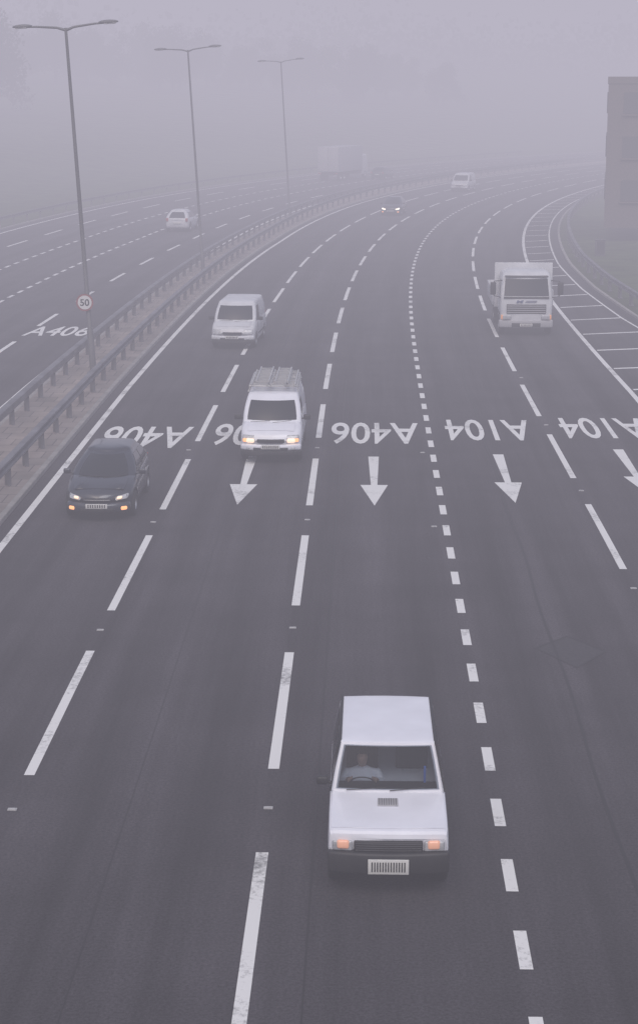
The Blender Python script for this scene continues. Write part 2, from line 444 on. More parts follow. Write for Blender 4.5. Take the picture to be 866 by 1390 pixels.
# ------------------------------------------------------------------ lamp posts
def lamp(s, off, label, lean, thin=1.0):
    p = P(s, off, .12); r = empty("street_lamp", p, -heading(s), label, "street lamp", "double-armed street lamps in the central reservation")
    r.rotation_euler = (0, R(-lean), -heading(s))
    tube("post", [(0, 0, 0), (0, 0, 1.5), (0, 0, 1.55), (0, 0, 6), (0, 0, 12.1)], [.12*thin, .115*thin, .085*thin, .07*thin, .05*thin], M_post, r, 12)
    box("base_plate", (0, 0, .01), (.42, .42, .03), M_post, r, .005)
    for sd in (-1, 1):
        tube("arm", [(0, 0, 12.02), (sd*.3, 0, 12.12), (sd*1.0, 0, 12.19), (sd*1.35, 0, 12.2)], [.05*thin, .04*thin, .035*thin, .03*thin], M_post, r, 8)
        me = bpy.data.meshes.new("lamp_head"); bm = bmesh.new(); bmesh.ops.create_uvsphere(bm, u_segments=16, v_segments=8, radius=1)
        for v in bm.verts:
            k = .85+.15*v.co.x*sd
            v.co = Vector((v.co.x*.36, v.co.y*.13*k, v.co.z*(.08 if v.co.z > 0 else .05)))
        finish(bm, me, True, 60); me.materials.append(M_post); o = link(bpy.data.objects.new("lamp_head", me), r); o.location = (sd*1.5, 0, 12.22)
        box("lamp_bowl", (sd*1.55, 0, 12.175), (.4, .17, .04), M_lampglass, r, .015)
    return r
l1 = lamp(62.8, -11.75, "tall double-armed street lamp leaning slightly with a 50 sign", 3.0)
lamp(98.2, -11.65, "tall double-armed street lamp in the central reservation", 3.2, .85)
lamp(139.0, -12.0, "tall double-armed street lamp in the central reservation", 3.2, .8)
sg = empty("speed_limit_sign", P(62.8, -11.75, .12), -heading(62.8), "round white speed limit sign reading 50", "road sign")
def disc(name, r, y, z, m, parent, n=40, thick=.006, x=0):
    V = []; F = []
    for yy in (y, y+thick):
        for k in range(n): a = 2*math.pi*k/n; V.append((x+r*math.cos(a), yy, z+r*math.sin(a)))
    F.append(tuple(range(n))); F.append(tuple(range(n, 2*n))[::-1])
    for k in range(n): F.append((k, (k+1) % n, n+(k+1) % n, n+k))
    return mobj(name, V, F, m, parent)
sx = -.22
disc("sign_rim", .31, -.14, 2.55, M_signred, sg, x=sx)
disc("sign_face", .25, -.146, 2.55, M_signwhite, sg, x=sx)
Vt, Ft = text_geo("50", .33, .25, .02)
mobj("sign_lettering", [(v[0]+sx, -.149, v[1]+2.55) for v in Vt], Ft, M_signblack, sg)
box("bracket", (-.13, -.11, 2.55), (.3, .045, .05), M_post, sg)

# ------------------------------------------------------------------ vehicles
def lathe_x(prof_, n=28):
    V = []; F = []; m = len(prof_)
    for k in range(n):
        a = 2*math.pi*k/n
        for x, r in prof_: V.append((x, r*math.cos(a), r*math.sin(a)))
    for k in range(n):
        for i in range(m-1): F.append((k*m+i, k*m+i+1, ((k+1) % n)*m+i+1, ((k+1) % n)*m+i))
    return V, F

def wheel(root, x, y, r, w=.19, sd=1):
    e = bpy.data.objects.new("wheel", None); link(e, root); e.location = (x, y, r); e.empty_display_size = .1
    h = w/2
    V, F = lathe_x([(-h, r*.6), (-h, r*.9), (-h*.75, r), (h*.75, r), (h, r*.9), (h, r*.6), (-h, r*.6)])
    mobj("tyre", V, F, M_tyre, e, True, 40)
    V, F = lathe_x([(-h*.9, r*.62), (sd*h*.75, r*.62), (sd*h*.9, r*.56), (sd*h*.5, r*.5), (sd*h*.45, r*.2), (sd*h*.7, r*.14), (sd*h*.7, .001)])
    mobj("rim", V, F, M_rim, e, True, 40)

def RP(hw, zl, zt, boxy=False):
    if boxy:
        return [(0, zl), (hw*.6, zl), (hw-.06, zl), (hw-.015, zl+.05), (hw, zl+.3*(zt-zl)), (hw, zl+.62*(zt-zl)), (hw-.008, zt-.05), (hw-.02, zt-.018), (hw-.05, zt-.002), (hw*.5, zt), (0, zt)]
    return [(0, zl), (hw*.6, zl), (hw-.1, zl), (hw-.025, zl+.07), (hw, zl+.3*(zt-zl)), (hw, zl+.62*(zt-zl)), (hw-.02, zt-.09), (hw-.06, zt-.035), (hw-.13, zt-.01), (hw*.5, zt+.012), (0, zt+.022)]
def lower_body(st, boxy=False):
    V = []; F = []
    n = 2*len(RP(1, 0, 1))-2
    for (y, zl, zt, hw, bow) in st:
        h = RP(hw, zl, zt, boxy)
        ring = h + [(-x, z) for x, z in h[-2:0:-1]]
        for x, z in ring: V.append((x, y+bow*(x/hw)**2, z))
    for i in range(len(st)-1):
        for k in range(n): F.append((i*n+k, i*n+(k+1) % n, (i+1)*n+(k+1) % n, (i+1)*n+k))
    F.append(tuple(range(n))); F.append(tuple((len(st)-1)*n+k for k in range(n)))
    return V, F

US = [-1, -.93, -.5, 0, .5, .93, 1]
TS = [0, .07, .35, .65, .93, 1]
def gdim(g, t):
    L = lambda a, b: a+(b-a)*t
    bul = 4*t*(1-t)
    return L(g['hwb'], g['hwr'])+g.get('sb', .02)*bul, L(g['y0b'], g['y0r'])-g.get('fb', .02)*bul, L(g['y1b'], g['y1r'])+.02*bul, L(g['zb'], g['zr'])
def greenhouse(g, open_front=False):
    r = g.get('r', .09); bow = g.get('bow', .10)
    def ring(t):
        hw, y0, y1, z = gdim(g, t); pts = []
        for u in US: pts.append((u*(hw-r), y0-bow*(1-u*u), z))
        for a in (30, 60): pts.append((hw-r+r*math.sin(R(a)), y0+r-r*math.cos(R(a)), z))
        for k in range(6): pts.append((hw, y0+r+(y1-y0-2*r)*k/5, z))
        for a in (30, 60): pts.append((hw-r+r*math.cos(R(a)), y1-r+r*math.sin(R(a)), z))
        for u in US[::-1]: pts.append((u*(hw-r), y1+.04*(1-u*u), z))
        for a in (60, 30): pts.append((-(hw-r+r*math.cos(R(a))), y1-r+r*math.sin(R(a)), z))
        for k in range(5, -1, -1): pts.append((-hw, y0+r+(y1-y0-2*r)*k/5, z))
        for a in (60, 30): pts.append((-(hw-r+r*math.sin(R(a))), y0+r-r*math.cos(R(a)), z))
        return pts
    rings = [ring(t) for t in TS]; top = rings[-1]
    cy = sum(p[1] for p in top)/len(top); cr = g.get('crown', 1.0)
    for sc_, dz in ((.975, .022), (.93, .04), (.8, .056), (.5, .068), (.15, .072)):
        rings.append([(p[0]*sc_, cy+(p[1]-cy)*sc_, p[2]+dz*cr) for p in top])
    n = len(top); V = [p for r_ in rings for p in r_]; F = []
    for i in range(len(rings)-1):
        for k in range(n):
            if open_front and 1 <= i <= 3 and 1 <= k <= 4: continue
            F.append((i*n+k, i*n+(k+1) % n, (i+1)*n+(k+1) % n, (i+1)*n+k))
    F.append(tuple((len(rings)-1)*n+k for k in range(n)))
    return V, F
def pane_front(g, name, root, m, u1=.945, t0=.05, t1=.95, rear=False, nn=9):
    r = g.get('r', .09); bow = g.get('bow', .10); V = []; F = []
    for j in range(6):
        t = t0+(t1-t0)*j/5; hw, y0, y1, z = gdim(g, t)
        for i in range(nn):
            u = -u1+2*u1*i/(nn-1)
            if rear: V.append((u*(hw-r), y1+.04*(1-u*u)+.012, z))
            else: V.append((u*(hw-r), y0-bow*(1-u*u)-.010, z+.006))
    for j in range(5):
        for i in range(nn-1): F.append((j*nn+i, j*nn+i+1, (j+1)*nn+i+1, (j+1)*nn+i))
    return mobj(name, V, F, m, root, True)
def pane_side(g, root, a, b, t0=.12, t1=.9, m=None):
    for sd in (-1, 1):
        V = []; F = []
        for j in range(5):
            t = t0+(t1-t0)*j/4; hw, y0, y1, z = gdim(g, t); ya = y0+.09; yb = y1-.09
            for i in range(5):
                q = a+(b-a)*i/4; V.append((sd*(hw+.008), ya+(yb-ya)*q, z))
        for j in range(4):
            for i in range(4): F.append((j*5+i, j*5+i+1, (j+1)*5+i+1, (j+1)*5+i))
        mobj("side_window", V, F, m or M_glass, root, True)

def make_body(root, st, g, axles, wr, paint, open_front=False, boxy=False):
    V, F = lower_body(st, boxy)
    tmp = mobj("tmp", V, F, paint, None, True, 40)
    hw = max(s_[3] for s_ in st); cuts = []
    for y in axles:
        for sd in (-1, 1):
            v, f = lathe_x([(-.2, .0005), (-.2, wr+.055), (.2, wr+.055), (.2, .0005)], 24)
            c = mobj("cut", [(p[0]+sd*hw, p[1]+y, p[2]+wr) for p in v], f, paint, None, doubles=True); cuts.append(c)
            md = tmp.modifiers.new("b", 'BOOLEAN'); md.operation = 'DIFFERENCE'; md.object = c; md.solver = 'EXACT'
    bpy.context.view_layer.update(); dg = bpy.context.evaluated_depsgraph_get()
    me = bpy.data.meshes.new_from_object(tmp.evaluated_get(dg))
    bm = bmesh.new(); bm.from_mesh(me)
    V, F = greenhouse(g, open_front); vs = [bm.verts.new(v) for v in V]
    for f in F: bm.faces.new([vs[i] for i in f])
    for o in cuts+[tmp]: bpy.data.objects.remove(o)
    out = bpy.data.meshes.new("body"); finish(bm, out, True, 24 if boxy else 38)
    out.materials.clear(); out.materials.append(paint)
    return link(bpy.data.objects.new("body", out), root)

def fbar(name, root, x0, x1, z0, z1, yf, bow, hw, m, thick=.1, bev=.012, lean=0.0, n=7, dz=0.0):
    V = []; F = []
    for i in range(n):
        x = x0+(x1-x0)*i/(n-1); y = yf+bow*(x/hw)**2; up = dz*abs(x/hw)**2
        V += [(x, y, z0+up), (x, y+lean, z1+up), (x, y+lean+thick, z1+up), (x, y+thick, z0+up)]
    for i in range(n-1):
        for k in range(4): F.append((i*4+k, i*4+(k+1) % 4, (i+1)*4+(k+1) % 4, (i+1)*4+k))
    F.append((0, 1, 2, 3)); F.append(tuple((n-1)*4+k for k in range(4)))
    me = bpy.data.meshes.new(name); bm = bmesh.new(); vs = [bm.verts.new(v) for v in V]
    for f in F: bm.faces.new([vs[i] for i in f])
    bmesh.ops.recalc_face_normals(bm, faces=bm.faces)
    if bev > 0:
        ed = [e for e in bm.edges if len(e.link_faces) == 2 and e.calc_face_angle(0) > R(40)]
        bmesh.ops.bevel(bm, geom=ed, offset=bev, segments=2, affect='EDGES', profile=.5)
    finish(bm, me, True, 50); me.materials.append(m)
    return link(bpy.data.objects.new(name, me), root)

def plate(root, y, z, sd=-1, h=.115, n=8):
    p = box("number_plate", (0, y, z), (.52, .02, h), M_plate, root, .004)
    st_ = .45/n
    V, F = merge_geo([box_geo((-.225+(k+.5)*st_, y+sd*.011, z), (st_*.5, .004, h*.66)) for k in range(n)])
    mobj("plate_marks", V, F, M_signblack, p)

def mirror(root, x, y, z, sd, m=M_black, s=1.0):
    e = box("wing_mirror", (sd*(x+.13*s), y, z+.03), (.19*s, .10, .14*s), m, root, .03)
    tube("mirror_arm", [(sd*(x-.03), y+.02, z-.02), (sd*(x+.08*s), y+.02, z)], [.025, .02], m, e, 8)

def bonnet_panel(root, st, y0, y1, m, inset=.16, lift=.008, boxy=False):
    ys = [s_[0] for s_ in st]; zt = [s_[2] for s_ in st]; hs = [s_[3] for s_ in st]
    V = []; F = []; q = 11
    yy = sorted(set([y0, y1]+[y for y in ys if y0 < y < y1]))
    for y in yy:
        z = np.interp(y, ys, zt); hw = np.interp(y, ys, hs); h = hw-inset
        pr = RP(hw, 0, z, boxy)[-5:]
        px = [p[0] for p in pr][::-1]; pz = [p[1] for p in pr][::-1]
        for i in range(q):
            u = -1+2*i/(q-1); zz = float(np.interp(abs(u*h), px, pz))+lift
            V.append((u*h, y+(.04*u*u if y == y0 else 0), zz))
    for j in range(len(yy)-1):
        for i in range(q-1): F.append((j*q+i, j*q+i+1, (j+1)*q+i+1, (j+1)*q+i))
    return mobj("bonnet", V, F, m, root, not boxy, 60)
def wiper(root, g, x0, x1):
    hw, y0, y1, z = gdim(g, .03); hw2, y02, _, z2 = gdim(g, .10)
    b = g.get('bow', .1)
    f = lambda x, yy, t: (x, yy-b*(1-(x/(hw-.09))**2)-.022, t+.01)
    tube("wiper", [f(x0, y0, z), f((x0+x1)/2, (y0+y02)/2, (z+z2)/2), f(x1, y02, z2)], [.006, .005, .005], M_black, root, 6)

def place(root, x, y, away=False, extra=0.0):
    s = s_of(x, y); root.location = (x, y, .0); root.rotation_euler = (0, 0, -heading(s)+(math.pi if away else 0)+extra)

# ---- near white 4x4
c1 = empty("car", label="white boxy compact off-road car with black bumpers, amber lamps lit", category="car")
st = [(-1.66, .46, .78, .745, .03), (-1.645, .40, .835, .76, .03), (-1.61, .38, .865, .768, .03), (-1.54, .36, .88, .775, .02), (-1.2, .34, .905, .78, .0), (-.55, .33, .955, .78, 0), (-.3, .33, .965, .78, 0), (.4, .33, .97, .78, 0), (1.3, .33, .97, .78, 0), (1.60, .35, .96, .77, 0), (1.66, .42, .93, .75, 0)]
g1 = dict(zb=.955, zr=1.565, y0b=-.51, y0r=-.28, y1b=1.61, y1r=1.54, hwb=.765, hwr=.645, bow=.035, r=.045, crown=.40, sb=.006, fb=.006)
make_body(c1, st, g1, (-1.08, 1.05), .33, M_white, True, boxy=True)
bonnet_panel(c1, st, -1.56, -.57, M_white, .045, .005, boxy=True)
pane_front(g1, "windscreen", c1, M_clear, .965)
pane_front(g1, "rear_window", c1, M_glass, .85, .15, .9, rear=True)
pane_side(g1, c1, .05, .42); pane_side(g1, c1, .47, .93)
vent = box("bonnet_vent", (.0, -.84, .938), (.27, .24, .018), M_vent, c1, .004)
V, F = merge_geo([box_geo((-.11+k*.031, -.84, .948), (.010, .22, .004)) for k in range(8)])
mobj("vent_slats", V, F, M_grey, vent)
fbar("grille", c1, -.44, .44, .62, .755, -1.70, .04, .76, M_black, .1)
for k in range(4): fbar("grille_bar", c1, -.42, .42, .635+.03*k, .642+.03*k, -1.708, .04, .76, M_grey, .05, 0)
for sd in (-1, 1):
    a, b = sorted((sd*.46, sd*.72))
    fbar("headlight", c1, a, b, .62, .755, -1.70, .04, .76, M_lens, .1, .02)
    a, b = sorted((sd*.50, sd*.66))
    fbar("indicator_lamp", c1, a, b, .65, .77, -1.72, .04, .76, M_amber_pale, .05, .03)
    a, b = sorted((sd*.55, sd*.72)); box("tail_lamp", ((a+b)/2, 1.67, .78), (.13, .04, .24), M_red, c1, .01)
    V, F = merge_geo([box_geo((sd*.7815, -.05, .66), (.004, .012, .56)), box_geo((sd*.7815, .75, .66), (.004, .012, .56)), box_geo((sd*.785, .1, .56), (.014, 1.5, .07))])
    mobj("door_trim", V, F, M_black, c1)
mirror(c1, .765, -.36, 1.02, -1, s=.85)
fbar("bumper", c1, -.78, .78, .33, .62, -1.78, .08, .78, M_black, .2, .035)
fbar("bumper", c1, -.77, .77, .36, .58, 1.62, -.04, .78, M_black, .14, .03)
plate(c1, -1.80, .46, h=.20, n=13)
wiper(c1, g1, -.55, -.02); wiper(c1, g1, .03, .5)
for y in (-1.08, 1.05):
    for sd in (-1, 1): wheel(c1, sd*.69, y, .33, .19, sd)
for sd in (-1, 1):
    tube("roof_gutter", [(sd*.765, -.55, .97), (sd*.650, -.30, 1.55), (sd*.638, -.22, 1.575), (sd*.630, 1.50, 1.578)], [.014, .018, .022, .022], M_black, c1, 6)
box("dashboard", (0, -.36, .985), (1.36, .24, .02), M_black, c1, .008)
for x in (-.34, .34):
    sgt = box("seat", (x, .34, 1.03), (.44, .14, .5), M_seat, c1, .05)
    box("headrest", (x, .36, 1.33), (.25, .09, .15), M_seat, sgt, .03)
t = [(-.34+.15*math.cos(a), -.26+.05*math.sin(a), .99+.04*math.sin(a)) for a in np.linspace(0, 2*math.pi, 25)]
tube("steering_wheel", t, [.010]*25, M_signblack, c1, 6, False)
box("blue_cloth", (.50, -.33, 1.13), (.035, .03, .24), M_belt, c1, .01)
place(c1, .93, 22.68)

def driver(parent_loc, rz):
    V = []; E = []; RR = []
    def add(p, r, frm=None):
        V.append(p); RR.append(r if isinstance(r, tuple) else (r, r))
        if frm is not None: E.append((frm, len(V)-1))
        return len(V)-1
    pel = add((0, .20, .62), (.16, .13)); wa = add((0, .21, .80), (.17, .12), pel); ch = add((0, .18, .98), (.20, .13), wa)
    sh = add((0, .16, 1.10), (.17, .10), ch); nk = add((0, .14, 1.17), .055, sh); nk2 = add((0, .12, 1.22), .055, nk)
    h1 = add((0, .10, 1.27), (.075, .085), nk2); h2 = add((0, .10, 1.34), (.08, .095), h1); h3 = add((0, .11, 1.40), (.06, .07), h2)
    for sd in (-1, 1):
        s1 = add((sd*.20, .16, 1.08), .072, sh); el = add((sd*.27, .02, 1.0), .056, s1); wr_ = add((sd*.18, -.10, 1.08), .032, el)
        pm = add((sd*.170, -.135, 1.11), (.036, .022), wr_)
        for k in range(4):
            f1 = add((sd*(.135+.018*k), -.175, 1.13-.016*k), .009, pm)
            add((sd*(.13+.018*k), -.165, 1.107-.016*k), .008, f1)
        add((sd*.13, -.12, 1.13), .01, pm)
        hp = add((sd*.10, .12, .60), .085, pel); kn = add((sd*.15, -.22, .66), .062, hp); an = add((sd*.14, -.48, .46), .042, kn); add((sd*.14, -.58, .44), .035, an)
    me = bpy.data.meshes.new("person"); me.from_pydata(V, E, [])
    o = bpy.data.objects.new("tmp", me); col.objects.link(o)
    md = o.modifiers.new("s", 'SKIN'); md.use_smooth_shade = True
    for i, sv in enumerate(me.skin_vertices[0].data): sv.radius = RR[i]; sv.use_root = (i == 0)
    ss = o.modifiers.new("d", 'SUBSURF'); ss.levels = 2; ss.render_levels = 2
    bpy.context.view_layer.update(); dg = bpy.context.evaluated_depsgraph_get()
    m2 = bpy.data.meshes.new_from_object(o.evaluated_get(dg)); bpy.data.objects.remove(o)
    m2.name = "person"; m2.materials.clear()
    for m_ in (M_shirt, M_skin, M_trouser): m2.materials.append(m_)
    for v in m2.vertices:
        if abs(v.co.x) < .02 and 1.28 < v.co.z < 1.34 and v.co.y < .04: v.co.y -= .018
    for p in m2.polygons:
        c = p.center; p.use_smooth = True
        p.material_index = 1 if (c.z > 1.19 or (c.y < -.09 and c.z > .95)) else (2 if c.z < .70 else 0)
    ob = link(bpy.data.objects.new("person", m2)); ob.location = parent_loc; ob.rotation_euler = (0, 0, rz)
    tag(ob, "driver in a pale shirt seated with hands on the wheel", "person")
    me = bpy.data.meshes.new("hair"); bm = bmesh.new(); bmesh.ops.create_uvsphere(bm, u_segments=16, v_segments=10, radius=1)
    for v in bm.verts: v.co = Vector((v.co.x*.092, v.co.y*.10+.135, v.co.z*.075+1.395+v.co.y*(-.02)))
    finish(bm, me, True, 80); me.materials.append(M_hair); link(bpy.data.objects.new("hair", me), ob)
    return ob
a = c1.rotation_euler[2]; off = Matrix.Rotation(a, 3, 'Z') @ Vector((-.34, -.13, 0))
driver((c1.location.x+off.x, c1.location.y+off.y, -.07), a)

# ---- small white van
def small_van(name, label, paint, W=1.68, L=4.2, H=1.78, rack=False, lit=False, group=None, back_glass=True):
    c = empty(name, label=label, category="van", group=group)
    h = W/2; f = -L/2; b = L/2
    st = [(f, .36, .64, h-.16, .15), (f+.04, .28, .74, h-.08, .15), (f+.12, .24, .83, h-.04, .12), (f+.3, .22, .92, h-.015, .07), (f+.6, .22, 1.01, h, .02), (f+.85, .22, 1.07, h, 0), (0, .22, 1.10, h, 0), (b-.15, .24, 1.08, h, 0), (b-.04, .28, 1.06, h-.02, 0), (b, .36, 1.0, h-.05, 0)]
    g = dict(zb=1.02, zr=H-.10, y0b=f+.80, y0r=f+1.45, y1b=b-.04, y1r=b-.16, hwb=h-.035, hwr=h-.15, bow=.15, fb=.05, crown=1.45, sb=.03, r=.11)
    make_body(c, st, g, (f+.76, b-.72), .31, paint)
    bonnet_panel(c, st, f+.22, f+.72, paint, .2)
    pane_front(g, "windscreen", c, M_glass, .97, .12, .84)
    pane_side(g, c, .03, .30, .12, .82)
    if back_glass: pane_front(g, "rear_window", c, M_glass, .8, .15, .85, rear=True)
    fbar("grille", c, -.38, .38, .60, .69, f-.04, .16, h, M_black, .1)
    fbar("bumper", c, -h+.02, h-.02, .38, .55, f-.09, .19, h, paint, .2, .05)
    fbar("lower_bumper", c, -h+.04, h-.04, .24, .385, f-.075, .19, h, M_black, .2, .03)
    fbar("bumper_grille", c, -.48, .48, .40, .47, f-.103, .19, h, M_black, .1)
    plate(c, f-.12, .50)
    for sd in (-1, 1):
        x0, x1 = sorted((sd*.42, sd*(h-.07)))
        fbar("headlight", c, x0, x1, .60, .80, f-.03, .17, h, M_lens, .16, .04, lean=.10)
        x0, x1 = sorted((sd*.56, sd*.68))
        fbar("fog_lamp", c, x0, x1, .40, .47, f-.105, .19, h, M_lens, .08, .02)
        if lit:
            x0, x1 = sorted((sd*.45, sd*.68)); fbar("side_lamp", c, x0, x1, .59, .71, f-.06, .17, h, M_head_on, .1, .04)
            x0, x1 = sorted((sd*.67, sd*.77)); fbar("indicator_lamp", c, x0, x1, .61, .70, f-.05, .17, h, M_amber_on, .1, .02)
        mirror(c, h-.02, f+1.1, 1.10, sd, M_black, 1.05)
        box("tail_lamp", (sd*(h-.09), b+.0, .95), (.1, .06, .35), M_red, c, .015)
        box("door_handle", (sd*(h+.008), f+2.05, .98), (.02, .16, .03), M_black, c, .006)
        V, F = merge_geo([box_geo((sd*(h+.001), f+1.18, .72), (.006, .012, .7)), box_geo((sd*(h+.001), f+2.2, .72), (.006, .012, .7)), box_geo((sd*(h+.002), f+2.2, .5), (.012, 1.6, .07))])
        mobj("door_trim", V, F, M_black, c)
        for y in (f+.76, b-.72): wheel(c, sd*(h-.10), y, .31, .19, sd)
    fbar("bumper", c, -h+.02, h-.02, .28, .55, b+.05, -.05, h, M_black, .12, .03)
    box("number_plate", (0, b+.04, .75), (.5, .03, .11), M_plate, c, .004)
    wiper(c, g, -.6, -.05); wiper(c, g, .02, .55)
    if rack:
        zr = H+.14; rk = bpy.data.objects.new("roof_rack", None); link(rk, c)
        y0 = g['y0r']+.15; y1 = g['y1r']-.02
        for sd in (-1, 1): tube("rack_rail", [(sd*.67, y0, zr), (sd*.67, y1, zr)], [.024]*2, M_alu, rk, 8)
        for k in range(7):
            y = y0+(y1-y0)*k/6
            tube("rack_bar", [(-.70, y, zr-.16), (-.67, y, zr), (.67, y, zr), (.70, y, zr-.16)], [.024]*4, M_alu, rk, 8)
        for x, w, dz, ln in ((-.38, .44, .05, 0), (.14, .42, .05, .05), (-.30, .36, .13, .1), (.24, .36, .13, .02), (.53, .18, .05, 0)):
            parts = [box_geo((x-w/2, (y0+y1)/2+ln, zr+dz), (.035, y1-y0+.2, .06)), box_geo((x+w/2, (y0+y1)/2+ln, zr+dz), (.035, y1-y0+.2, .06))]
            k = y0
            while k < y1: parts.append(box_geo((x, k, zr+dz), (w, .035, .03))); k += .30
            V, F = merge_geo(parts); mobj("ladder", V, F, M_alu, rk)
    return c
v2 = small_van("van", "small white van with ladders on a roof rack, lamps lit", M_white, W=1.71, rack=True, lit=True); place(v2, -1.28, 49.85)
v3 = small_van("van", "plain small white van crossing a lane line", M_white2, W=1.76, L=4.1, H=1.82); place(v3, -3.26, 71.7, extra=-.055)

# ---- dark hatchback
def hatch(name, label, paint, lit=True):
    c = empty(name, label=label, category="car"); L = 3.95; h = .84; f = -L/2; b = L/2
    st = [(f, .32, .50, h-.30, .30), (f+.04, .26, .58, h-.18, .30), (f+.14, .22, .655, h-.10, .25), (f+.35, .20, .735, h-.04, .16), (f+.65, .20, .81, h-.01, .08), (f+.95, .20, .87, h, .03), (f+1.25, .20, .915, h, 0), (.2, .20, .935, h, 0), (b-.5, .20, .95, h, 0), (b-.2, .22, .93, h-.04, -.04), (b-.06, .28, .88, h-.09, -.06), (b, .36, .8, h-.15, -.08)]
    g = dict(zb=.87, zr=1.33, y0b=f+1.12, y0r=f+2.05, y1b=b-.10, y1r=b-.60, hwb=h-.05, hwr=h-.29, bow=.22, fb=.07, sb=.055, crown=1.5, r=.16)
    make_body(c, st, g, (f+.78, b-.68), .31, paint); bonnet_panel(c, st, f+.32, f+.98, paint, .2, .006)
    pane_front(g, "windscreen", c, M_glass, .97, .08, .92); pane_front(g, "rear_window", c, M_glass, .9, .1, .9, rear=True)
    pane_side(g, c, .04, .45, .14, .85); pane_side(g, c, .49, .9, .14, .85)
    fbar("grille", c, -.32, .32, .50, .575, f-.04, .26, h, M_signblack, .1)
    fbar("grille_bar", c, -.32, .32, .53, .545, f-.05, .26, h, M_rim, .1, .004)
    fbar("bumper", c, -h+.07, h-.07, .21, .46, f-.09, .34, h, paint, .2, .07)
    fbar("bumper_grille", c, -.40, .40, .26, .34, f-.105, .34, h, M_signblack, .1)
    plate(c, f-.12, .41)
    for sd in (-1, 1):
        x0, x1 = sorted((sd*.40, sd*(h-.12)))
        fbar("headlight", c, x0, x1, .48, .60, f-.02, .34, h, M_lens, .20, .05, lean=.16, dz=.07)
        if lit:
            x0, x1 = sorted((sd*.46, sd*.58)); fbar("side_lamp", c, x0, x1, .52, .58, f-.03, .34, h, M_head_on, .1, .025, dz=.05)
        x0, x1 = sorted((sd*.56, sd*.70))
        fbar("fog_lamp", c, x0, x1, .28, .37, f-.115, .34, h, M_amber_on if lit else M_lens, .08, .03)
        mirror(c, h-.03, f+1.35, .93, sd, paint, .9)
        box("tail_lamp", (sd*(h-.16), b-.06, .80), (.16, .08, .22), M_red, c, .02)
        box("door_handle", (sd*(h+.006), f+2.15, .80), (.02, .15, .03), M_black, c, .006)
        for y in (f+.78, b-.68): wheel(c, sd*(h-.10), y, .31, .19, sd)
    box("number_plate", (0, b+.0, .6), (.5, .03, .11), M_plate, c, .004)
    wiper(c, g, -.6, -.05); wiper(c, g, .02, .55)
    return c
h1 = hatch("car", "dark grey hatchback with amber fog lamps lit", M_dark); place(h1, -5.25, 43.05)

# ---- truck
tr = empty("truck", label="white dropside truck with blue grille emblem and square cab", category="truck")
def plan_stack(levels, bow=.1, r=.14):
    V = []; F = []; n = None
    for z, hw, y0, y1 in levels:
        pts = []
        for i in range(9):
            u = -1+i/4; pts.append((u*(hw-r), y0-bow*(1-u*u), z))
        for a in (30, 60): pts.append((hw-r+r*math.sin(R(a)), y0+r-r*math.cos(R(a)), z))
        pts += [(hw, y0+r, z), (hw, y1, z), (-hw, y1, z), (-hw, y0+r, z)]
        for a in (60, 30): pts.append((-(hw-r+r*math.sin(R(a))), y0+r-r*math.cos(R(a)), z))
        n = len(pts); V += pts
    for i in range(len(levels)-1):
        for k in range(n): F.append((i*n+k, i*n+(k+1) % n, (i+1)*n+(k+1) % n, (i+1)*n+k))
    F.append(tuple(range(n))); F.append(tuple((len(levels)-1)*n+k for k in range(n)))
    return V, F
V, F = plan_stack([(.62, 1.06, .0, 1.75), (1.2, 1.09, .0, 1.75), (1.62, 1.09, .03, 1.75), (2.44, 1.02, .26, 1.72), (2.60, .96, .38, 1.70), (2.70, .80, .62, 1.6)])
mobj("cab", V, F, M_white2, tr, True, 35)
V = []; F = []; r = .14
for j in range(5):
    t = j/4; z = 1.68+(2.38-1.68)*t; hw = np.interp(z, [1.62, 2.44], [1.09, 1.02]); y0 = np.interp(z, [1.62, 2.44], [.03, .26])
    for i in range(9):
        u = (-1+i/4)*.99; V.append((u*(hw-r), y0-.1*(1-u*u)-.012, z))
for j in range(4):
    for i in range(8): F.append((j*9+i, j*9+i+1, (j+1)*9+i+1, (j+1)*9+i))
mobj("windscreen", V, F, M_glass, tr, True)
for sd in (-1, 1):
    V = [(sd*1.102, .35, 1.68), (sd*1.102, 1.35, 1.68), (sd*1.055, 1.35, 2.32), (sd*1.055, .52, 2.32)]
    mobj("side_window", V, [(0, 1, 2, 3)], M_glass, tr)
    tube("mirror_arm", [(sd*1.02, .15, 2.32), (sd*1.36, .0, 2.30), (sd*1.36, .0, 1.70), (sd*1.08, .1, 1.62)], [.025]*4, M_black, tr, 8)
    box("wing_mirror", (sd*1.40, -.02, 2.0), (.24, .10, .52), M_black, tr, .03)
    box("headlight", (sd*.80, -.06, .80), (.36, .1, .20), M_lens, tr, .03)
    box("indicator_lamp", (sd*1.00, -.0, .80), (.1, .12, .18), M_amber_soft, tr, .02)
    for y in (.85, 4.3): wheel(tr, sd*.98, y, .42, .26, sd)
    box("wheel_arch", (sd*.99, .85, .92), (.26, 1.05, .10), M_black, tr, .03)
fbar("bumper", tr, -1.12, 1.12, .36, .68, -.12, .08, 1.15, M_vent, .3, .05)
fbar("bumper_grille", tr, -.6, .6, .40, .56, -.135, .08, 1.15, M_black, .1)
fbar("grille", tr, -.82, .82, .95, 1.34, -.115, .10, 1.15, M_black, .1)
for k in range(4): fbar("grille_bar", tr, -.80, .80, .985+.09*k, 1.02+.09*k, -.125, .10, 1.15, M_vent, .05, .004)
fbar("wiper_panel", tr, -.94, .94, 1.58, 1.65, -.10, .10, 1.15, M_black, .1)
Vt, Ft = text_geo("M", .26, .12, .03)
em = mobj("grille_emblem", [(v[0]-.28+v[1]*.35, -.118, v[1]+1.46) for v in Vt], Ft, M_logo, tr)
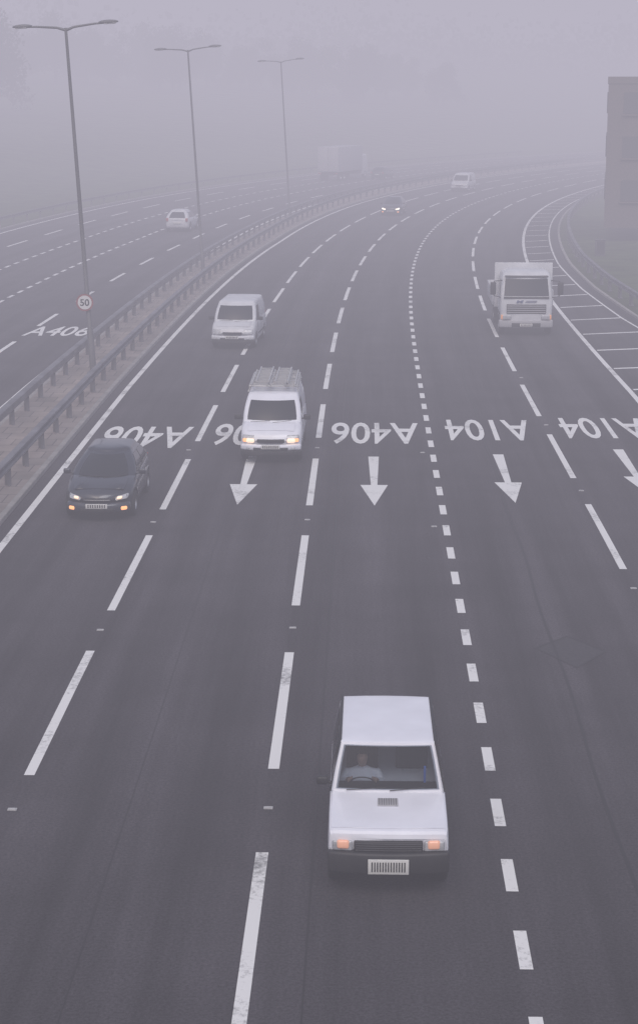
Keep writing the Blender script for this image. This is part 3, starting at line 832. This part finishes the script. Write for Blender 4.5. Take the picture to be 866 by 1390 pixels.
em["label"] = "dark blue letter M emblem"
fbar("emblem_stripe", tr, -.06, .40, 1.42, 1.436, -.112, .1, 1.15, M_logo, .04, 0)
fbar("emblem_stripe", tr, -.02, .44, 1.48, 1.496, -.112, .1, 1.15, M_logo, .04, 0)
plate(tr, -.14, .48)
box("sun_visor", (0, .20, 2.49), (1.8, .22, .05), M_grey, tr, .02)
box("chassis", (0, 3.4, .72), (.9, 4.9, .24), M_black, tr, .01)
box("load_bed", (0, 3.95, 1.02), (2.50, 4.1, .14), M_grey, tr, .02)
box("headboard", (0, 1.90, 1.95), (2.46, .08, 1.90), M_white2, tr, .02)
for sd in (-1, 1): box("side_board", (sd*1.27, 3.98, 1.40), (.05, 4.0, .65), M_white2, tr, .01)
box("tail_board", (0, 5.98, 1.40), (2.48, .05, .65), M_white2, tr, .01)
place(tr, 8.66, 73.6)

# ---- box lorry far
lo = empty("lorry", label="tall white box lorry driving away in fog", category="lorry")
V, F = plan_stack([(.5, 1.15, .0, 1.9), (1.5, 1.18, .0, 1.9), (2.6, 1.12, .2, 1.9), (2.75, 1.0, .4, 1.8)])
mobj("cab", V, F, M_white2, lo, True, 35)
mobj("windscreen", [(-1.0, -.06, 1.55), (1.0, -.06, 1.55), (.95, .13, 2.5), (-.95, .13, 2.5)], [(0, 1, 2, 3)], M_glass, lo)
M_box = mat("pale_grey_box", (.42, .42, .45), .5)
box("cargo_box", (0, 5.8, 2.4), (2.5, 7.6, 2.75), M_box, lo, .03)
box("chassis", (0, 5.2, .8), (1.0, 8.6, .3), M_black, lo)
for sd in (-1, 1):
    box("rear_door", (sd*.61, 9.62, 2.4), (1.18, .04, 2.6), M_box, lo, .01)
    box("tail_lamp", (sd*1.0, 9.6, .85), (.3, .06, .12), M_red, lo, .01)
    for y in (.9, 7.6, 8.7): wheel(lo, sd*1.02, y, .48, .28, sd)
place(lo, 4.6, 209, away=True)

def copy_thing(root, x, y, away=False, label=None, lamps=None, paint=None):
    n = root.copy(); col.objects.link(n)
    def rec(o, par):
        for ch in o.children:
            k = ch.copy(); col.objects.link(k); k.parent = par
            if lamps and ch.name.startswith("headlight"):
                k.data = k.data.copy(); k.data.materials[0] = lamps
            if paint and k.data and len(k.data.materials) and k.data.materials[0] == M_dark:
                k.data = k.data.copy(); k.data.materials[0] = paint
            rec(ch, k)
    rec(root, n)
    place(n, x, y, away)
    if label: n["label"] = label
    return n
v4 = copy_thing(h1, -10.0, 130.5, True, "pale hatchback driving away on the opposite carriageway", None, M_white2)
v4.scale = (1.05, 1.05, 1.1)
h2 = copy_thing(h1, 6.15, 147, False, "dark car with bright headlights emerging from fog", M_head_bright)
v5 = copy_thing(v3, 14.6, 181, False, "pale van barely visible in fog")
h3 = copy_thing(h1, 7.3, 205, True, "dark car fading into fog on the opposite carriageway")

# ------------------------------------------------------------------ road studs
studV, studF = merge_geo([box_geo((0, 0, .006), (.13, .08, .012)), box_geo((0, 0, .014), (.09, .05, .01))])
M_stud = mat("road_stud", (.42, .42, .42), .5)
sm = None
def stud(s, off):
    global sm
    if sm is None: o = mobj("road_stud", studV, studF, M_stud); sm = o.data
    else: o = link(bpy.data.objects.new("road_stud", sm))
    p = P(s, off, .001); o.location = p; o.rotation_euler = (0, 0, -heading(s))
    tag(o, "small white reflective road stud between lane dashes", "road stud", group="road studs between lane dashes")
for k in range(-1, 4):
    stud(24.9-1.3+8.63*k, offL1(30)); stud(25.25-1.5+8.72*k, offL2(30)); stud(36.9-1.5+9.12*(k), offD2(40))
stud(40.6, -.28); stud(49.3, -.28)

# ------------------------------------------------------------------ building, post, cabinet
bld = empty("building", (18.8, 120, 0), -.16, "dark flat-roofed brick building above the grass bank", "building")
bz = 1.0
def wbox(n, c, s, m, p=bld, b=0): return box(n, c, s, m, p, b)
wbox("wall", (9.0, 8, 5.2+bz/2), (17.2, 14, 9.6), M_brick)
wbox("parapet", (9.0, 8, 10.2+bz/2), (17.3, 14.1, .45), M_brick)
wbox("roof_plant_room", (9.5, 9, 11.2+bz/2), (12, 7, 1.6), M_brick)
M_win = mat("dim_window", (.06, .06, .065), .3)
for fl in range(3):
    for k in range(5):
        w = wbox("window", (2.2+3.2*k, 1.0-.02, 2.9+2.9*fl+bz/2), (1.5, .08, 1.4), M_win)
        wbox("window_sill", (2.2+3.2*k, .93, 2.12+2.9*fl+bz/2), (1.7, .16, .1), M_brick, w)
    for k in range(4):
        w = wbox("window", (.38, 3.4+3.1*k, 2.9+2.9*fl+bz/2), (.08, 1.4, 1.4), M_win)
cb = empty("roadside_cabinet", (17.5, 110.5, gz(17.5, 110.5)), 0, "dark roadside equipment cabinet on the grass verge", "cabinet")
box("cabinet_body", (0, 0, .5), (.6, .4, 1.0), M_grey, cb, .02)
box("cabinet_door", (0, -.206, .52), (.5, .012, .8), M_black, cb)
box("cabinet_roof", (0, 0, 1.02), (.68, .48, .05), M_grey, cb, .01)

# ------------------------------------------------------------------ trees
def tree_meshes(seed, H=10, R_=3.9, leaves=6000):
    rn = random.Random(seed); parts = []
    parts.append(tube_geo([(0, 0, -.3), (.05, 0, H*.2), (.15, .1, H*.45), (.1, .2, H*.8)], [.28, .2, .14, .04], 8))
    cl = []
    for k in range(14):
        a = rn.uniform(0, 6.28); z0 = H*rn.uniform(.15, .5); l = R_*rn.uniform(.4, .95); z1 = z0+H*rn.uniform(.02, .32)
        e = (l*math.cos(a), l*math.sin(a), z1)
        parts.append(tube_geo([(.1, .05, z0), (e[0]*.5, e[1]*.5, z0+(z1-z0)*.6), e], [.09, .06, .02], 5)); cl.append(e)
    for k in range(18): cl.append((rn.gauss(0, R_*.42), rn.gauss(0, R_*.42), H*rn.uniform(.15, .92)))
    TV, TF = merge_geo(parts)
    V = []; F = []
    for k in range(leaves):
        c = rn.choice(cl); r = R_*.38*rn.random()**.5
        d = Vector((rn.gauss(0, 1), rn.gauss(0, 1), rn.gauss(0, 1))).normalized()*r
        p = Vector(c)+d
        s = rn.uniform(.12, .24); n = Vector((rn.gauss(0, 1), rn.gauss(0, 1), rn.gauss(0, 1))).normalized(); u = n.orthogonal().normalized(); w = n.cross(u)
        b = len(V); V += [p+u*s, p+w*s*.8, p-u*s, p-w*s*.8]; F.append((b, b+1, b+2, b+3))
    return (TV, TF), (V, F)
protos = []
for sd_ in (1, 2, 3):
    (TV, TF), (V, F) = tree_meshes(sd_)
    mt = bpy.data.meshes.new("trunk"); mt.from_pydata([tuple(v) for v in TV], [], TF); mt.materials.append(M_wood)
    ml = bpy.data.meshes.new("crown"); ml.from_pydata([tuple(v) for v in V], [], F); ml.materials.append(M_leaf)
    protos.append((mt, ml))
def tree(x, y, s, k, label="leafy tree on the grass bank fading into fog"):
    r = empty("tree", (x, y, gz(x, y)), random.uniform(0, 6), label, "tree", "trees on the banks beside the road"); r.scale = (s, s, s*random.uniform(.9, 1.1))
    for nm, m_ in zip(("trunk", "crown"), protos[k % 3]): link(bpy.data.objects.new(nm, m_), r)
rt = random.Random(11); k = 0
for i in range(26):           # belt of trees on the outer bank, deep in the fog
    q = i/25
    tree(-95+120*q+rt.uniform(-2, 2), 345+40*q+rt.uniform(-14, 14), rt.uniform(1.1, 1.6)*(1-.25*q), k); k += 1
for x, y, s in [(-56, 262, 1.4), (-63, 266, 1.6), (-50, 272, 1.5), (-60, 280, 1.6), (24.5, 113.5, .45), (23.0, 116.0, .36), (27, 109, .5), (30, 106, .55)]:
    tree(x, y, s, k); k += 1
rn = random.Random(5); V = []; F = []; cz = 0
for i in range(9000):
    q = rn.uniform(0, 1); cx = -95+310*q+rn.gauss(0, 4); cy = 420+60*math.sin(q*3)+rn.uniform(0, 60); cz = gz(cx, cy) if i % 9 == 0 else cz
    p = Vector((cx, cy, cz+abs(rn.gauss(0, 4.5))+2.5*math.sin(q*23)+1)); s = rn.uniform(.5, 1.1)
    n = Vector((rn.gauss(0, 1), rn.gauss(0, 1), rn.gauss(0, 1))).normalized(); u = n.orthogonal().normalized(); w = n.cross(u)
    b = len(V); V += [tuple(p+u*s), tuple(p+w*s), tuple(p-u*s), tuple(p-w*s)]; F.append((b, b+1, b+2, b+3))
me = bpy.data.meshes.new("woodland"); me.from_pydata(V, [], F); me.materials.append(M_leaf)
wd = link(bpy.data.objects.new("woodland", me)); tag(wd, "dark distant woodland almost hidden by fog", "woodland", "stuff")

# ------------------------------------------------------------------ fog (absorbing volume whose own glow stands in for scattered daylight)
SIG = .0076; FOG = (.485, .462, .552)
fm = bpy.data.materials.new("fog_volume"); fm.use_nodes = True; nt = fm.node_tree; nt.nodes.clear()
o = nt.nodes.new("ShaderNodeOutputMaterial"); ab = nt.nodes.new("ShaderNodeVolumeAbsorption"); ab.inputs["Color"].default_value = (0, 0, 0, 1); ab.inputs["Density"].default_value = SIG
em_ = nt.nodes.new("ShaderNodeEmission"); em_.inputs["Color"].default_value = (*FOG, 1); em_.inputs["Strength"].default_value = SIG
ad = nt.nodes.new("ShaderNodeAddShader"); nt.links.new(ab.outputs[0], ad.inputs[0]); nt.links.new(em_.outputs[0], ad.inputs[1]); nt.links.new(ad.outputs[0], o.inputs["Volume"])
tag(box("fog", (0, 400, 0), (5200, 5200, 90), fm), "dense pale grey fog filling the air over the road", "fog", "stuff")

# ------------------------------------------------------------------ world, sun, camera
w = bpy.data.worlds.new("World"); sc.world = w; w.use_nodes = True; nt = w.node_tree
bg = nt.nodes["Background"]; sk = nt.nodes.new("ShaderNodeTexSky"); sk.sky_type = 'NISHITA'; sk.sun_disc = False
sk.sun_elevation = R(50); sk.sun_rotation = R(200); sk.air_density = 1; sk.dust_density = 4
nt.links.new(sk.outputs[0], bg.inputs["Color"]); bg.inputs["Strength"].default_value = .15
sl = bpy.data.lights.new("sun", 'SUN'); sl.energy = 1.5; sl.angle = R(30); sl.color = (1, .97, .97)
so = bpy.data.objects.new("sun", sl); col.objects.link(so); so.rotation_euler = (R(40), 0, R(20)); so.location = (0, 0, 50)

cam = bpy.data.cameras.new("camera"); co = bpy.data.objects.new("camera", cam); col.objects.link(co)
cam.sensor_fit = 'VERTICAL'; cam.sensor_height = 36; cam.lens = 2394/1390*36; cam.shift_y = -45/1390
cam.clip_start = .5; cam.clip_end = 6000
co.location = (0, 0, 10.15); co.rotation_euler = (R(90-12.48), 0, 0)
sc.camera = co
sc.view_settings.view_transform = 'Standard'; sc.view_settings.look = 'None'; sc.view_settings.exposure = 0
